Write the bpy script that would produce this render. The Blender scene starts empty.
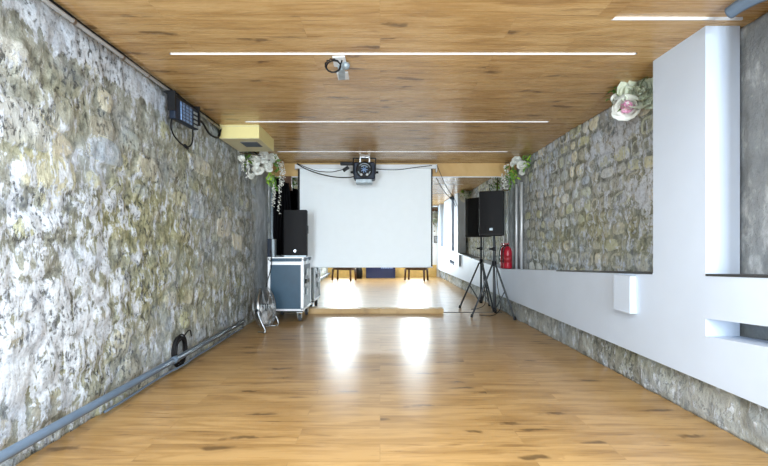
import bpy, bmesh, math, random
import numpy as np
from mathutils import Vector, Matrix
PI = math.pi
S = bpy.context.scene
C = S.collection

# ---------------------------------------------------------------- camera, world, lights, exposure
F = 400.0                      # focal length in pixels of the 768x466 frame
CH = 1.133                     # camera height
cam_d = bpy.data.cameras.new('camera'); cam = bpy.data.objects.new('camera', cam_d); C.objects.link(cam)
cam.location = (0, 0, CH); cam.rotation_euler = (PI/2, 0, 0)
cam_d.sensor_width = 36; cam_d.lens = F/768*36
cam_d.shift_x = 4/768; cam_d.shift_y = 12/768
cam_d.clip_start = 0.02
S.camera = cam
S.view_settings.view_transform = 'Standard'; S.view_settings.look = 'None'
S.view_settings.gamma = 1; S.view_settings.use_curve_mapping = False
S.view_settings.exposure = 0.66
W = bpy.data.worlds.new('world'); S.world = W; W.use_nodes = True
W.node_tree.nodes['Background'].inputs[0].default_value = (0.80, 0.90, 1.0, 1)
W.node_tree.nodes['Background'].inputs[1].default_value = 3.0
BACK = -0.75                   # the window wall behind the camera
MIR = 6.716                    # mirror plane
HC = 2.5                       # ceiling height
WINS = [(-1.76, -0.92), (0.90, 1.62)]
for i, (a, b) in enumerate(WINS):
    ld = bpy.data.lights.new('window_daylight', 'AREA'); ld.shape = 'RECTANGLE'
    ld.size = b-a; ld.size_y = 1.85; ld.energy = 84; ld.color = (0.80, 0.91, 1.0)
    ld.spread = math.radians(140)
    lo = bpy.data.objects.new('window_daylight', ld); C.objects.link(lo)
    lo.location = ((a+b)/2, BACK-0.14, 1.375); lo.rotation_euler = (PI/2, 0, 0)

# added fill light overhead, no known lamp: brightens floor and walls near the camera
ld = bpy.data.lights.new('added_fill_light', 'AREA'); ld.shape = 'RECTANGLE'; ld.size = 1.9; ld.size_y = .22; ld.energy = 78; ld.color = (.92, .96, 1.0)
lo = bpy.data.objects.new('added_fill_light', ld); C.objects.link(lo); lo.location = (0, .7, HC-.062)

# ---------------------------------------------------------------- helpers
def at(x, y, D):
    """photo pixel (x, y) at distance D from the camera plane -> world point"""
    return Vector(((x-380)*D/F, D, CH-(y-245)*D/F))

def obj(name, bm, m, parent=None, smooth=False, bevel=0):
    me = bpy.data.meshes.new(name)
    bmesh.ops.recalc_face_normals(bm, faces=bm.faces)
    bm.to_mesh(me); bm.free()
    ms = m if isinstance(m, (list, tuple)) else [m]
    for mm in ms: me.materials.append(mm)
    if smooth: me.polygons.foreach_set('use_smooth', [True]*len(me.polygons))
    o = bpy.data.objects.new(name, me); C.objects.link(o)
    if parent is not None: o.parent = parent
    if bevel:
        b = o.modifiers.new('bevel', 'BEVEL'); b.width = bevel; b.segments = 2; b.limit_method = 'ANGLE'
    return o

def tag(o, label, cat, group=None, kind=None):
    o['label'] = label; o['category'] = cat
    if group: o['group'] = group
    if kind: o['kind'] = kind
    return o

def thing(name, label, cat, loc=(0, 0, 0), rz=0, group=None):
    o = bpy.data.objects.new(name, None); C.objects.link(o); o.empty_display_size = .1
    o.location = loc; o.rotation_euler = (0, 0, rz)
    return tag(o, label, cat, group)

def struct(name, bm, m, label=None, **k):
    o = obj(name, bm, m, **k); o['kind'] = 'structure'
    if label: o['label'] = label
    return o

def B(): return bmesh.new()

def box(bm, x0, x1, y0, y1, z0, z1, mi=0, M=None):
    vs = [bm.verts.new((x, y, z)) for x in (x0, x1) for y in (y0, y1) for z in (z0, z1)]
    if M is not None:
        for v in vs: v.co = M @ v.co
    for f in ((0, 1, 3, 2), (4, 6, 7, 5), (0, 4, 5, 1), (2, 3, 7, 6), (0, 2, 6, 4), (1, 5, 7, 3)):
        bm.faces.new([vs[i] for i in f]).material_index = mi
    return bm

def bx(*a, **k): return box(B(), *a, **k)

def prism(bm, pts, axis, a, b, mi=0):
    """extrude a 2-D outline along an axis from a to b"""
    def p(q, t):
        if axis == 'x': return (t, q[0], q[1])
        if axis == 'y': return (q[0], t, q[1])
        return (q[0], q[1], t)
    v0 = [bm.verts.new(p(q, a)) for q in pts]; v1 = [bm.verts.new(p(q, b)) for q in pts]
    n = len(pts)
    bm.faces.new(v0).material_index = mi; bm.faces.new(v1[::-1]).material_index = mi
    for i in range(n):
        bm.faces.new((v0[i], v1[i], v1[(i+1) % n], v0[(i+1) % n])).material_index = mi
    return bm

def tube(bm, pts, r, seg=8, closed=False, mi=0):
    """tube along points"""
    pts = [Vector(p) for p in pts]; n = len(pts); rings = []
    rs = r if isinstance(r, (list, tuple)) else [r]*n
    prev = None
    for i, p in enumerate(pts):
        if closed: t = pts[(i+1) % n]-pts[i-1]
        else: t = pts[min(i+1, n-1)]-pts[max(i-1, 0)]
        if t.length < 1e-9: t = Vector((0, 0, 1))
        t.normalize()
        if prev is None:
            u = t.orthogonal().normalized()
        else:
            u = (prev-t*prev.dot(t))
            u = u.normalized() if u.length > 1e-6 else t.orthogonal().normalized()
        prev = u; w = t.cross(u)
        rings.append([bm.verts.new(p+(u*math.cos(2*PI*k/seg)+w*math.sin(2*PI*k/seg))*rs[i]) for k in range(seg)])
    m = n if closed else n-1
    for i in range(m):
        a, b = rings[i], rings[(i+1) % n]
        off = 0
        if closed and i == n-1:
            off = min(range(seg), key=lambda o: (a[0].co-b[o].co).length)
        for k in range(seg):
            bm.faces.new((a[k], a[(k+1) % seg], b[(k+1+off) % seg], b[(k+off) % seg])).material_index = mi
    if not closed:
        bm.faces.new(rings[0][::-1]).material_index = mi; bm.faces.new(rings[-1]).material_index = mi
    return bm

def lathe(bm, prof, M=None, seg=24, mi=0):
    """revolve (r, z) profile about z"""
    rings = []
    for r, z in prof:
        ring = [Vector((max(r, 1e-4)*math.cos(2*PI*k/seg), max(r, 1e-4)*math.sin(2*PI*k/seg), z)) for k in range(seg)]
        rings.append([bm.verts.new(M @ v if M is not None else v) for v in ring])
    for a, b in zip(rings, rings[1:]):
        for k in range(seg):
            bm.faces.new((a[k], a[(k+1) % seg], b[(k+1) % seg], b[k])).material_index = mi
    bm.faces.new(rings[0][::-1]).material_index = mi; bm.faces.new(rings[-1]).material_index = mi
    return bm

def spline(pts, n=8):
    pts = [Vector(p) for p in pts]; out = []
    P = [pts[0]*2-pts[1]]+pts+[pts[-1]*2-pts[-2]]
    for i in range(1, len(P)-2):
        for k in range(n):
            t = k/n; a, b, c, d = P[i-1], P[i], P[i+1], P[i+2]
            out.append(0.5*((2*b)+(c-a)*t+(2*a-5*b+4*c-d)*t*t+(3*b-a-3*c+d)*t**3))
    out.append(pts[-1]); return out

def circle(c, r, u, w, n=32, r2=None):
    c, u, w = Vector(c), Vector(u).normalized(), Vector(w).normalized(); r2 = r2 or r
    return [c+u*r*math.cos(2*PI*k/n)+w*r2*math.sin(2*PI*k/n) for k in range(n)]

# ---------------------------------------------------------------- materials
class N:
    """small node builder"""
    def __init__(s, name):
        s.m = bpy.data.materials.new(name); s.m.use_nodes = True; s.t = s.m.node_tree
        s.b = s.t.nodes['Principled BSDF']
    def n(s, typ, ins=None, **props):
        nd = s.t.nodes.new(typ)
        for k, v in props.items(): setattr(nd, k, v)
        for k, v in (ins or {}).items():
            if hasattr(v, 'is_output'): s.t.links.new(v, nd.inputs[k])
            else: nd.inputs[k].default_value = v
        return nd
    def math(s, op, a, b=None, clamp=False):
        ins = {0: a}
        if b is not None: ins[1] = b
        return s.n('ShaderNodeMath', ins, operation=op, use_clamp=clamp).outputs[0]
    def mix(s, f, a, b, mode='MIX'):
        nd = s.n('ShaderNodeMix', data_type='RGBA', blend_type=mode)
        for k, v in ((0, f), (6, a), (7, b)):
            if hasattr(v, 'is_output'): s.t.links.new(v, nd.inputs[k])
            else: nd.inputs[k].default_value = v if k == 0 or len(v) == 4 else (*v, 1)
        return nd.outputs[2]
    def ramp(s, f, stops, interp='LINEAR'):
        nd = s.n('ShaderNodeValToRGB', {0: f}); r = nd.color_ramp; r.interpolation = interp
        while len(r.elements) < len(stops): r.elements.new(0.5)
        for e, (p, c) in zip(r.elements, stops):
            e.position = p; e.color = (*c, 1) if not isinstance(c, (int, float)) else (c, c, c, 1)
        return nd.outputs[0]
    def rng(s, v, a, b, c=0.0, d=1.0):
        return s.n('ShaderNodeMapRange', {0: v, 1: a, 2: b, 3: c, 4: d}).outputs[0]
    def coord(s, scale=(1, 1, 1), loc=(0, 0, 0)):
        tc = s.n('ShaderNodeTexCoord').outputs['Object']
        return s.n('ShaderNodeMapping', {0: tc, 1: loc, 3: scale}).outputs[0]
    def noise(s, v, scale, detail=4, rough=.55, dist=0):
        return s.n('ShaderNodeTexNoise', {'Vector': v, 'Scale': scale, 'Detail': detail, 'Roughness': rough, 'Distortion': dist}).outputs[0]
    def attr(s, name): return s.n('ShaderNodeAttribute', attribute_name=name).outputs['Fac']
    def bump(s, h, strength, dist):
        nd = s.n('ShaderNodeBump', {'Strength': strength, 'Distance': dist, 'Height': h})
        s.t.links.new(nd.outputs[0], s.b.inputs['Normal'])
    def set(s, **k):
        for key, v in k.items():
            key = {'col': 'Base Color', 'rough': 'Roughness', 'metal': 'Metallic', 'spec': 'Specular IOR Level', 'coat': 'Coat Weight',
                   'coatr': 'Coat Roughness', 'emc': 'Emission Color', 'ems': 'Emission Strength', 'sub': 'Subsurface Weight',
                   'trans': 'Transmission Weight', 'alpha': 'Alpha', 'ior': 'IOR'}[key]
            if hasattr(v, 'is_output'): s.t.links.new(v, s.b.inputs[key])
            else: s.b.inputs[key].default_value = (*v, 1) if isinstance(v, tuple) and len(v) == 3 else v
        return s.m

def simple(name, col, rough=.5, metal=0, var=.06, nscale=8, bump=0, **k):
    n = N(name); v = n.coord(); f = n.noise(v, nscale, 3)
    a = tuple(c*(1-var) for c in col); b = tuple(min(1, c*(1+var)) for c in col)
    n.set(col=n.ramp(f, [(.3, a), (.7, b)]), rough=rough, metal=metal, **k)
    if bump: n.bump(n.noise(v, nscale*8, 3), bump, .004)
    return n.m

def wood_planks(name, light, mid, dark, row=.19, length=1.3, rough=.25, kn=1.0, seam=.55, coat=0.0):
    n = N(name)
    tc = n.n('ShaderNodeTexCoord').outputs['Object']
    br = n.n('ShaderNodeTexBrick', {'Vector': tc, 'Color1': (0, 0, 0, 1), 'Color2': (1, 1, 1, 1), 'Mortar': (.5, .5, .5, 1), 'Scale': 1.0,
             'Mortar Size': .0022, 'Mortar Smooth': .3, 'Bias': 0.0, 'Brick Width': length, 'Row Height': row}, offset=.37, offset_frequency=2)
    tone = br.outputs['Color']; mort = br.outputs['Fac']
    shift = n.n('ShaderNodeVectorMath', {0: tone, 1: (7.3, 3.1, 0)}, operation='MULTIPLY').outputs[0]
    p = n.n('ShaderNodeVectorMath', {0: tc, 1: shift}, operation='ADD').outputs[0]
    g1 = n.noise(n.n('ShaderNodeMapping', {0: p, 3: (.8, 6.5, 1)}).outputs[0], 1.6, 4, .55, 1.0)
    g2 = n.noise(n.n('ShaderNodeMapping', {0: p, 3: (1.5, 45, 1)}).outputs[0], 2.2, 4, .6, .3)
    base = n.ramp(g1, [(.30, tuple(.5*(a+b) for a, b in zip(dark, mid))), (.44, mid), (.58, light)])
    base = n.mix(n.rng(g2, .35, .70, .0, .18), base, mid)
    base = n.mix(n.rng(g2, .55, .30, .0, .18), base, n.mix(.65, dark, mid))
    # knots and short dark flecks
    kv = n.n('ShaderNodeMapping', {0: p, 3: (1.25, 4.6, 1)}).outputs[0]
    wv = n.noise(p, 5, 3)
    kv2 = n.n('ShaderNodeVectorMath', {0: kv, 1: n.n('ShaderNodeVectorMath', {0: n.mix(1.0, (0, 0, 0), wv), 'Scale': .55}, operation='SCALE').outputs[0]}, operation='ADD').outputs[0]
    vo = n.n('ShaderNodeTexVoronoi', {'Vector': kv2, 'Scale': 1.0, 'Randomness': 1.0}, voronoi_dimensions='2D')
    sel = n.math('GREATER_THAN', n.n('ShaderNodeSeparateColor', {0: vo.outputs['Color']}).outputs[0], .42)
    kd = vo.outputs['Distance']
    knot = n.math('MULTIPLY', n.rng(kd, .13, .05), sel)
    halo = n.math('MULTIPLY', n.rng(kd, .40, .10), sel)
    base = n.mix(n.math('MULTIPLY', halo, .38*kn), base, n.mix(.5, dark, mid))
    base = n.mix(n.math('MULTIPLY', knot, .75*kn), base, tuple(c*.42 for c in dark))
    fl = n.noise(n.n('ShaderNodeMapping', {0: p, 3: (1.1, 16, 1)}).outputs[0], 2.3, 2, .5, .8)
    base = n.mix(n.math('MULTIPLY', n.rng(fl, .58, .74), .7), base, dark)
    base = n.mix(n.math('MULTIPLY', n.n('ShaderNodeSeparateColor', {0: tone}).outputs[0], .10), base, dark)
    base = n.mix(n.math('MULTIPLY', mort, seam), base, tuple(c*.35 for c in dark))
    n.set(col=base, rough=n.rng(g2, .3, .7, rough*.9, rough*1.12), spec=.5, coat=coat, coatr=.16)
    n.bump(mort, -.25, .002)
    return n.m

def stone_mat(name, dark=1.0, contrast=1.0, limeamt=0.0, brk=1.1, bmp=.8, stonegain=1.0, pg=1.0):
    n = N(name)
    mask, rnd, lime, moss, plaster = [n.attr(a) for a in ('mask', 'rnd', 'lime', 'moss', 'plaster')]
    v = n.coord()
    vs = n.coord((1, 1.35, .75))                      # stretched upright: runs and drips
    n1 = n.noise(v, 4.5, 5, .6); n2 = n.noise(vs, 10, 7, .70, .7); n3 = n.noise(v, 42, 4, .65); n4 = n.noise(vs, 26, 4, .7, .4); n6 = n.noise(n.coord((1, 1, 1), (5, 1, 8)), 2.3, 4, .6)
    n5 = n.noise(n.coord((1, 1, 1), (3, 9, 5)), 8, 6, .66, .5); drip = n.noise(n.coord((1, 6, .35)), 7, 4, .6, .2)
    stone = n.ramp(rnd, [(0, (.24, .24, .21)), (.2, (.38, .38, .32)), (.38, (.31, .34, .33)), (.55, (.62, .60, .49)), (.7, (.42, .44, .27)),
                         (.85, (.34, .41, .49)), (1, (.58, .60, .56))])
    stone = n.mix(n.rng(n3, .35, .7, 0, .5), stone, n.mix(.5, stone, (.80, .78, .70)))
    stone = n.mix(n.rng(n2, .48, .36, 0, .6), stone, n.mix(.6, stone, (.10, .10, .09)))
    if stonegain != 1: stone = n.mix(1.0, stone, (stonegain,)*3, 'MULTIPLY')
    mort = n.ramp(n.mix(.5, n2, n5), [(.36, tuple(dark*c for c in (.075, .078, .072))), (.47, tuple(dark*c for c in (.245, .258, .222))), (.60, (.55, .57, .54))])
    mk = n.rng(n.math('ADD', mask, n.math('MULTIPLY', n.math('SUBTRACT', n5, .5), brk)), .42, .62)
    col = n.mix(mk, mort, stone)
    mossf = n.math('MULTIPLY', moss, n.rng(n1, .30, .48))
    col = n.mix(n.math('MULTIPLY', mossf, .78, True), col, n.ramp(n.mix(.5, n4, n2), [(.36, (.085, .088, .035)), (.47, (.23, .23, .11)), (.60, (.46, .455, .29))]))
    lf = n.math('ADD', lime, n.math('MULTIPLY', n.math('SUBTRACT', n2, .5), 2.2))
    lf = n.math('ADD', lf, n.math('MULTIPLY', n.math('SUBTRACT', n5, .5), 1.8))
    lf = n.math('ADD', lf, n.math('MULTIPLY', n.math('SUBTRACT', drip, .5), 1.0))
    lf = n.rng(lf, .50-limeamt, .60-limeamt)
    col = n.mix(n.math('MULTIPLY', lf, .88), col, n.ramp(n3, [(.3, (.42, .47, .54)), (.6, (.67, .73, .81))]))
    pit = n.math('MULTIPLY', n.rng(n4, .46, .38), n.rng(n6, .60, .44))
    col = n.mix(n.math('MULTIPLY', pit, .85*contrast), col, (.045, .047, .045))
    pit2 = n.rng(n3, .39, .31)
    col = n.mix(n.math('MULTIPLY', pit2, .6*contrast), col, (.07, .072, .065))
    col = n.mix(n.rng(drip, .37, .30, 0, .55), col, n.mix(.7, col, (.12, .12, .10)))
    blu = n.rng(n.noise(n.coord((1, 1, 1), (11, 2, 7)), 2.6, 3), .50, .64)
    col = n.mix(n.math('MULTIPLY', blu, .32), col, n.mix(.6, col, (.30, .40, .58)))
    pc = n.ramp(n.noise(n.coord((1, 1, .5)), 9, 5, .6), [(.3, (.36*pg, .39*pg, .41*pg)), (.55, (.55*pg, .59*pg, .61*pg)), (.75, (.70, .73, .75))])
    col = n.mix(n.math('MULTIPLY', plaster, n.rng(n5, .26, .36), True), col, pc)
    n.set(col=col, rough=.85, spec=.25)
    h = n.math('ADD', n.math('MULTIPLY', n2, .8), n.math('MULTIPLY', n3, .35))
    h = n.math('ADD', h, n.math('MULTIPLY', lf, .16))
    h = n.math('SUBTRACT', h, n.math('MULTIPLY', pit, .4))
    n.bump(h, bmp, .022)
    return n.m

M = {}
M['floor'] = wood_planks('floor_laminate', (.47, .295, .118), (.37, .22, .078), (.17, .085, .026), rough=.30, seam=.15, coat=.18)
M['ceiling'] = wood_planks('ceiling_laminate', (.56, .37, .165), (.46, .28, .108), (.24, .128, .045), rough=.27, row=.24, seam=.12)
M['header'] = wood_planks('header_board', (.72, .50, .22), (.62, .40, .15), (.42, .24, .08), rough=.4, row=.5, length=3, kn=.7, seam=0)
M['batten'] = wood_planks('pine_batten', (.62, .44, .22), (.52, .35, .15), (.35, .2, .08), rough=.4, row=.5, length=4, kn=.4, seam=0)
M['stone'] = stone_mat('rubble_masonry', dark=1.25)
M['stone2'] = stone_mat('recess_masonry', contrast=.6, dark=1.15, limeamt=.02, brk=.45, bmp=.55, stonegain=1.3, pg=.55)
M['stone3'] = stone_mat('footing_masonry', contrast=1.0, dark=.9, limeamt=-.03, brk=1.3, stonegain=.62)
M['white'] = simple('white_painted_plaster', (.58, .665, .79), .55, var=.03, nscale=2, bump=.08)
M['white_wall'] = simple('white_wall', (.80, .82, .82), .6, var=.02, nscale=2)
M['sill_shade'] = simple('sill_gap_shade', (.04, .042, .045), .5)  # near-black tone for the shade in the sill gap
M['led'] = N('light_strip').set(col=(.9, .9, .88), ems=.8, emc=(1, .97, .93))
M['trim'] = simple('white_trim', (.74, .78, .82), .35, var=.02)
M['conduit'] = simple('grey_blue_pipe', (.105, .15, .21), .35, var=.12)
M['steel'] = simple('brushed_steel', (.45, .48, .50), .3, 1, var=.08, nscale=20)
M['alu'] = simple('aluminium_edging', (.80, .83, .86), .38, .35, var=.04)
M['rust'] = simple('rusty_pipe', (.20, .15, .11), .45, .6, var=.5, nscale=14)
M['black'] = simple('black_plastic', (.005, .0055, .007), .5, var=.15, spec=.25)
M['grille'] = simple('speaker_grille', (.006, .0065, .008), .6, var=.1, nscale=60, bump=.3, spec=.2)
M['cable'] = simple('black_cable', (.006, .006, .007), .6, var=.1, spec=.25)
M['cloth'] = simple('black_cloth', (.004, .004, .005), .95, var=.2, spec=.05)
M['casepanel'] = simple('blue_grey_laminate', (.024, .068, .115), .4, var=.08)
M['caseside'] = simple('grey_blue_case_side', (.11, .16, .21), .4, var=.15, nscale=20)
M['navy'] = simple('navy_housing', (.006, .014, .032), .45, var=.25, spec=.3)
M['bluegrid'] = simple('blue_grey_lens', (.20, .32, .55), .25, var=.3, nscale=60)
M['greyblue'] = simple('grey_metal', (.30, .36, .40), .4, .3, var=.2, nscale=20)
M['red'] = simple('red_enamel', (.42, .010, .028), .3, var=.1)
M['screen'] = simple('projection_fabric', (.86, .93, .97), .7, var=.01)
M['yellow'] = simple('pale_yellow_wood', (.74, .66, .30), .5, var=.05, nscale=4)
M['yellow2'] = simple('cream_underside', (.60, .56, .36), .5, var=.04, nscale=4)
M['gold'] = simple('golden_wood', (.66, .46, .16), .45, var=.15, nscale=6)
M['vent'] = simple('grey_vent', (.16, .15, .14), .6)
M['darkwood'] = simple('dark_brown_wood', (.10, .045, .018), .4, var=.3, nscale=14)
M['bluebox'] = simple('blue_plastic', (.005, .013, .075), .4, var=.1)
M['palemark'] = simple('pale_blue_print', (.35, .5, .85), .5)
M['leaf'] = simple('green_leaf', (.10, .22, .035), .45, var=.5, nscale=25)
M['leaf2'] = simple('bright_green_leaf', (.28, .48, .05), .45, var=.3, nscale=25)
M['petal'] = simple('white_petal', (.86, .87, .82), .6, var=.04)
M['cream'] = simple('greenish_white_petal', (.70, .74, .60), .6, var=.1, nscale=20)
M['pink'] = simple('pink_petal', (.80, .42, .58), .6, var=.15, nscale=30)
M['stem'] = simple('brown_stem', (.10, .07, .03), .7)
M['rubber'] = simple('grey_rubber', (.05, .06, .07), .6)
M['picture'] = simple('grey_print', (.35, .38, .40), .5, var=.5, nscale=12)
M['mirror'] = N('mirror_glass').set(col=(.90, .93, .92), metal=1.0, rough=0.0)

# ---------------------------------------------------------------- masonry surfaces
def vnoise(a, b, seed, scale):
    rs = np.random.RandomState(seed); g = rs.rand(256, 256)
    a = a*scale; b = b*scale
    i = np.floor(a).astype(int); j = np.floor(b).astype(int); u = a-i; v = b-j
    u = u*u*(3-2*u); v = v*v*(3-2*v)
    g00 = g[i % 256, j % 256]; g10 = g[(i+1) % 256, j % 256]; g01 = g[i % 256, (j+1) % 256]; g11 = g[(i+1) % 256, (j+1) % 256]
    return (g00*(1-u)+g10*u)*(1-v)+(g01*(1-u)+g11*u)*v

def fbm(a, b, seed, scale, oct=4):
    s = 0; w = 1; t = 0
    for k in range(oct):
        s = s+w*vnoise(a+k*3.7, b+k*1.3, seed+k, scale*2**k); t += w; w *= .5
    return s/t

def masonry(name, X, y0, y1, z0, z1, step, side, rowh, stonew, seed, blobs, amp=.035, m=None, label=None, roughamp=.012, hmul=1.0, warp=1.0):
    """a displaced wall in the Y-Z plane at x=X; side=+1 bulges towards +x"""
    ny = int((y1-y0)/step)+1; nz = max(2, int((z1-z0)/step)+1)
    yy = np.linspace(y0, y1, ny); zz = np.linspace(z0, z1, nz)
    Yg, Zg = np.meshgrid(yy, zz, indexing='ij')
    wy = Yg+(fbm(Yg, Zg+5, seed, 3.0, 3)-.5)*.22*warp; wz = Zg+(fbm(Yg+9, Zg, seed+9, 2.2, 3)-.5)*.16*warp
    rs = np.random.RandomState(seed+50)
    edges = [-1.0]
    while edges[-1] < 3.5: edges.append(edges[-1]+rowh*(.7+.6*rs.rand()))
    edges = np.array(edges); row = np.clip(np.searchsorted(edges, wz)-1, 0, len(edges)-2)
    mask = np.zeros_like(Yg); rnd = np.zeros_like(Yg)
    for r in range(len(edges)-1):
        sel = row == r
        if not sel.any(): continue
        e = [-2.0+rs.rand()*stonew]
        while e[-1] < 8: e.append(e[-1]+stonew*(.5+.95*rs.rand()))
        e = np.array(e); c = np.clip(np.searchsorted(e, wy[sel])-1, 0, len(e)-2)
        cu = (wy[sel]-e[c])/(e[c+1]-e[c])*2-1; cv = (wz[sel]-edges[r])/(edges[r+1]-edges[r])*2-1
        rr = rs.rand(len(e)); hh = (.45+.55*rs.rand(len(e)))*hmul
        d = (np.abs(cu)**2.6+np.abs(cv)**2.6)**(1/2.6)
        mask[sel] = np.clip((1.02-d)/.45, 0, 1)*hh[c]; rnd[sel] = rr[c]
    mask = mask*mask*(3-2*mask)
    fields = {'lime': np.full_like(Yg, .34), 'moss': np.zeros_like(Yg), 'plaster': np.zeros_like(Yg)}
    for b in blobs:
        kind, cy, cz, ry, rz, amt = b
        q = ((Yg-cy)/ry)**2+((Zg-cz)/rz)**2
        if kind == 'stone':           # one big pale stone
            q2 = ((wy-cy)/ry)**4+((wz-cz)/rz)**4
            t = np.clip((1.25-q2)/.6, 0, 1); mask = mask*(1-t)+t*1.0; rnd = np.where(q2 < 1.35, amt, rnd)
        else:
            fields[kind] = fields[kind]+amt*np.exp(-q*1.1)
    fine = fbm(Yg*1.6, Zg, seed+20, 12, 3)-.5; big = fbm(Yg, Zg, seed+30, 1.3, 3)-.5
    pl = np.clip(fields['plaster'], 0, 1)
    disp = (mask*amp+fine*roughamp*2)*(1-pl*.85)+big*.05+pl*amp*.6
    disp = disp-disp.mean()
    bm_v = np.stack([X+side*disp, Yg, Zg], -1).reshape(-1, 3)
    idx = np.arange(ny*nz).reshape(ny, nz)
    f = np.stack([idx[:-1, :-1], idx[1:, :-1], idx[1:, 1:], idx[:-1, 1:]], -1).reshape(-1, 4)
    if side < 0: f = f[:, ::-1]
    f = f[:, ::-1] if False else f
    me = bpy.data.meshes.new(name); me.from_pydata(bm_v.tolist(), [], f.tolist())
    for k, arr in (('mask', mask), ('rnd', rnd), ('lime', fields['lime']), ('moss', np.clip(fields['moss'], 0, 1)), ('plaster', pl), ('hgt', disp)):
        at_ = me.attributes.new(k, 'FLOAT', 'POINT'); at_.data.foreach_set('value', arr.reshape(-1).astype(np.float32))
    me.polygons.foreach_set('use_smooth', [True]*len(me.polygons)); me.materials.append(m or M['stone'])
    o = bpy.data.objects.new(name, me); C.objects.link(o); o['kind'] = 'structure'
    if label: o['label'] = label
    # solid masonry behind the face
    s = o.modifiers.new('thickness', 'SOLIDIFY'); s.thickness = .12; s.offset = -1
    return o

def wl(x, y, X=-1.86):           # photo pixel on the left wall -> (Y, Z)
    D = abs(X)*F/abs(x-380); return D, CH-(y-245)*D/F
LB = []
def lb(kind, x, y, ry, rz, amt, X=-1.86):
    D, Z = wl(x, y, X); LB.append((kind, D, Z, ry, rz, amt))
lb('stone', 22, 122, .17, .12, .95); lb('stone', 48, 172, .20, .11, .62); lb('stone', 108, 152, .17, .09, .86)
lb('stone', 150, 168, .14, .10, .5); lb('stone', 200, 165, .22, .09, .56); lb('stone', 226, 227, .22, .12, .55); lb('stone', 60, 110, .12, .1, .4)
lb('stone', 238, 243, .16, .10, .55); lb('stone', 200, 205, .2, .12, .86); lb('stone', 228, 213, .16, .09, .6)
for a in ((30, 260, .6, .5, .26), (20, 400, .5, .35, .34), (90, 210, .5, .25, .20), (70, 330, .6, .3, .22), (110, 300, .4, .3, .12), (240, 300, .9, .4, .12),
          (60, 22, .35, .10, 1.0), (85, 42, .4, .10, 1.0), (125, 72, .5, .09, .8), (160, 100, .4, .09, .5), (200, 140, .5, .2, .12), (190, 250, .5, .3, .05)): lb('lime', *a)
for a in ((150, 220, .5, .42, 1.2), (165, 290, .6, .26, 1.1), (180, 250, .6, .3, .8), (105, 230, .2, .25, .6), (30, 150, .2, .08, .7), (35, 375, .12, .1, .9), (120, 350, .35, .12, .6), (215, 190, .7, .3, .65), (225, 290, .7, .3, .65), (70, 95, .22, .2, .5),
          (185, 150, .3, .2, .5), (60, 380, .2, .15, .6), (105, 385, .2, .1, .6), (20, 320, .15, .1, .4)): lb('moss', *a)
LB.append(('plaster', 6.35, 1.3, .34, 1.6, 1.3)); LB.append(('lime', 6.35, 1.0, .4, 1.5, .1))
masonry('wall_left', -1.875, BACK, MIR+.06, 0, HC, .02, 1, .21, .30, 3, LB, amp=.016, warp=.6, roughamp=.011, hmul=.85, label='rough rubble stone wall with flaking whitewash and moss')

RB = []
def rb(kind, x, y, ry, rz, amt, X=2.27):
    D = X*F/(x-380); RB.append((kind, D, CH-(y-245)*D/F, ry, rz, amt))
for a in ((625, 120, .25, .3, .40), (600, 150, .35, .2, .32), (640, 195, .25, .2, .40), (560, 130, .5, .2, .25), (540, 175, .5, .35, .20), (610, 205, .3, .15, .15), (755, 120, .5, 1.5, .05)): rb('lime', *a)
for a in ((600, 225, .9, .22, .7), (645, 150, .15, .4, .4), (560, 240, 1.0, .2, .6), (640, 250, .4, .2, .7), (585, 165, .3, .2, .3)): rb('moss', *a)
RB += [('plaster', 6.55, 1.4, .27, 1.9, 1.4), ('plaster', 2.1, 1.6, .6, 2.6, 1.6), ('lime', 2.2, 1.6, .4, 2, .05)]
masonry('wall_right_stone', 2.285, BACK, MIR+.06, .1, HC, .02, -1, .17, .22, 17, RB, amp=.014, roughamp=.007, warp=.45, hmul=1.6, m=M['stone2'], label='grey stone wall of rounded rubble in the recesses')
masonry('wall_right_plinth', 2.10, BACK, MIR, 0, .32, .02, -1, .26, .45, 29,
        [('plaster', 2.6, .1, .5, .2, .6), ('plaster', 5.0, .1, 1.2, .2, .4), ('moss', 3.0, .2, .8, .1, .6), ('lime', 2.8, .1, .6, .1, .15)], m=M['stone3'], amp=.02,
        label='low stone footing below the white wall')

# ---------------------------------------------------------------- floor, ceiling, white wall, back wall
struct('floor', bx(-2.1, 2.4, BACK-.1, MIR+.1, -.06, 0), M['floor'], 'oak-look laminate floor laid crosswise')
bm = B()
box(bm, -2.05, 1.41, BACK-.1, MIR+.1, HC, HC+.07)
box(bm, 1.41, 2.45, 2.43, MIR+.1, HC, HC+.07)
box(bm, 1.41, 2.45, BACK-.1, 2.43, HC+.016, HC+.07)
struct('ceiling', bm, M['ceiling'], 'wooden board ceiling')
def sill(Y): return .73+(MIR-Y)*.052
XP = 2.03
bm = B()
def pz(ya, yb, za, zb):          # za, zb: functions or numbers
    f = lambda q, Y: q(Y) if callable(q) else q
    prism(bm, [(ya, f(za, ya)), (yb, f(za, yb)), (yb, f(zb, yb)), (ya, f(zb, ya))], 'x', XP, 2.245)
st = lambda Y: .674+(2.495-Y)*.08
sb = lambda Y: .565+(2.495-Y)*.08
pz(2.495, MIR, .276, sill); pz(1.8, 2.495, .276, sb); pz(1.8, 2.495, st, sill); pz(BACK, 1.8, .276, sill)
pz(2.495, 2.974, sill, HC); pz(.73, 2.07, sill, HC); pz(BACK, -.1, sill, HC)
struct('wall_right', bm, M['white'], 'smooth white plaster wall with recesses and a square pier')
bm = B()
def gap_strip(ya, yb):
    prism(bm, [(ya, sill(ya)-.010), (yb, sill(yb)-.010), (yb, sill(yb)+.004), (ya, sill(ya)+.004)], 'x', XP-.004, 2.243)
gap_strip(2.075, 2.49)
gap_strip(2.98, 4.6)
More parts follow.
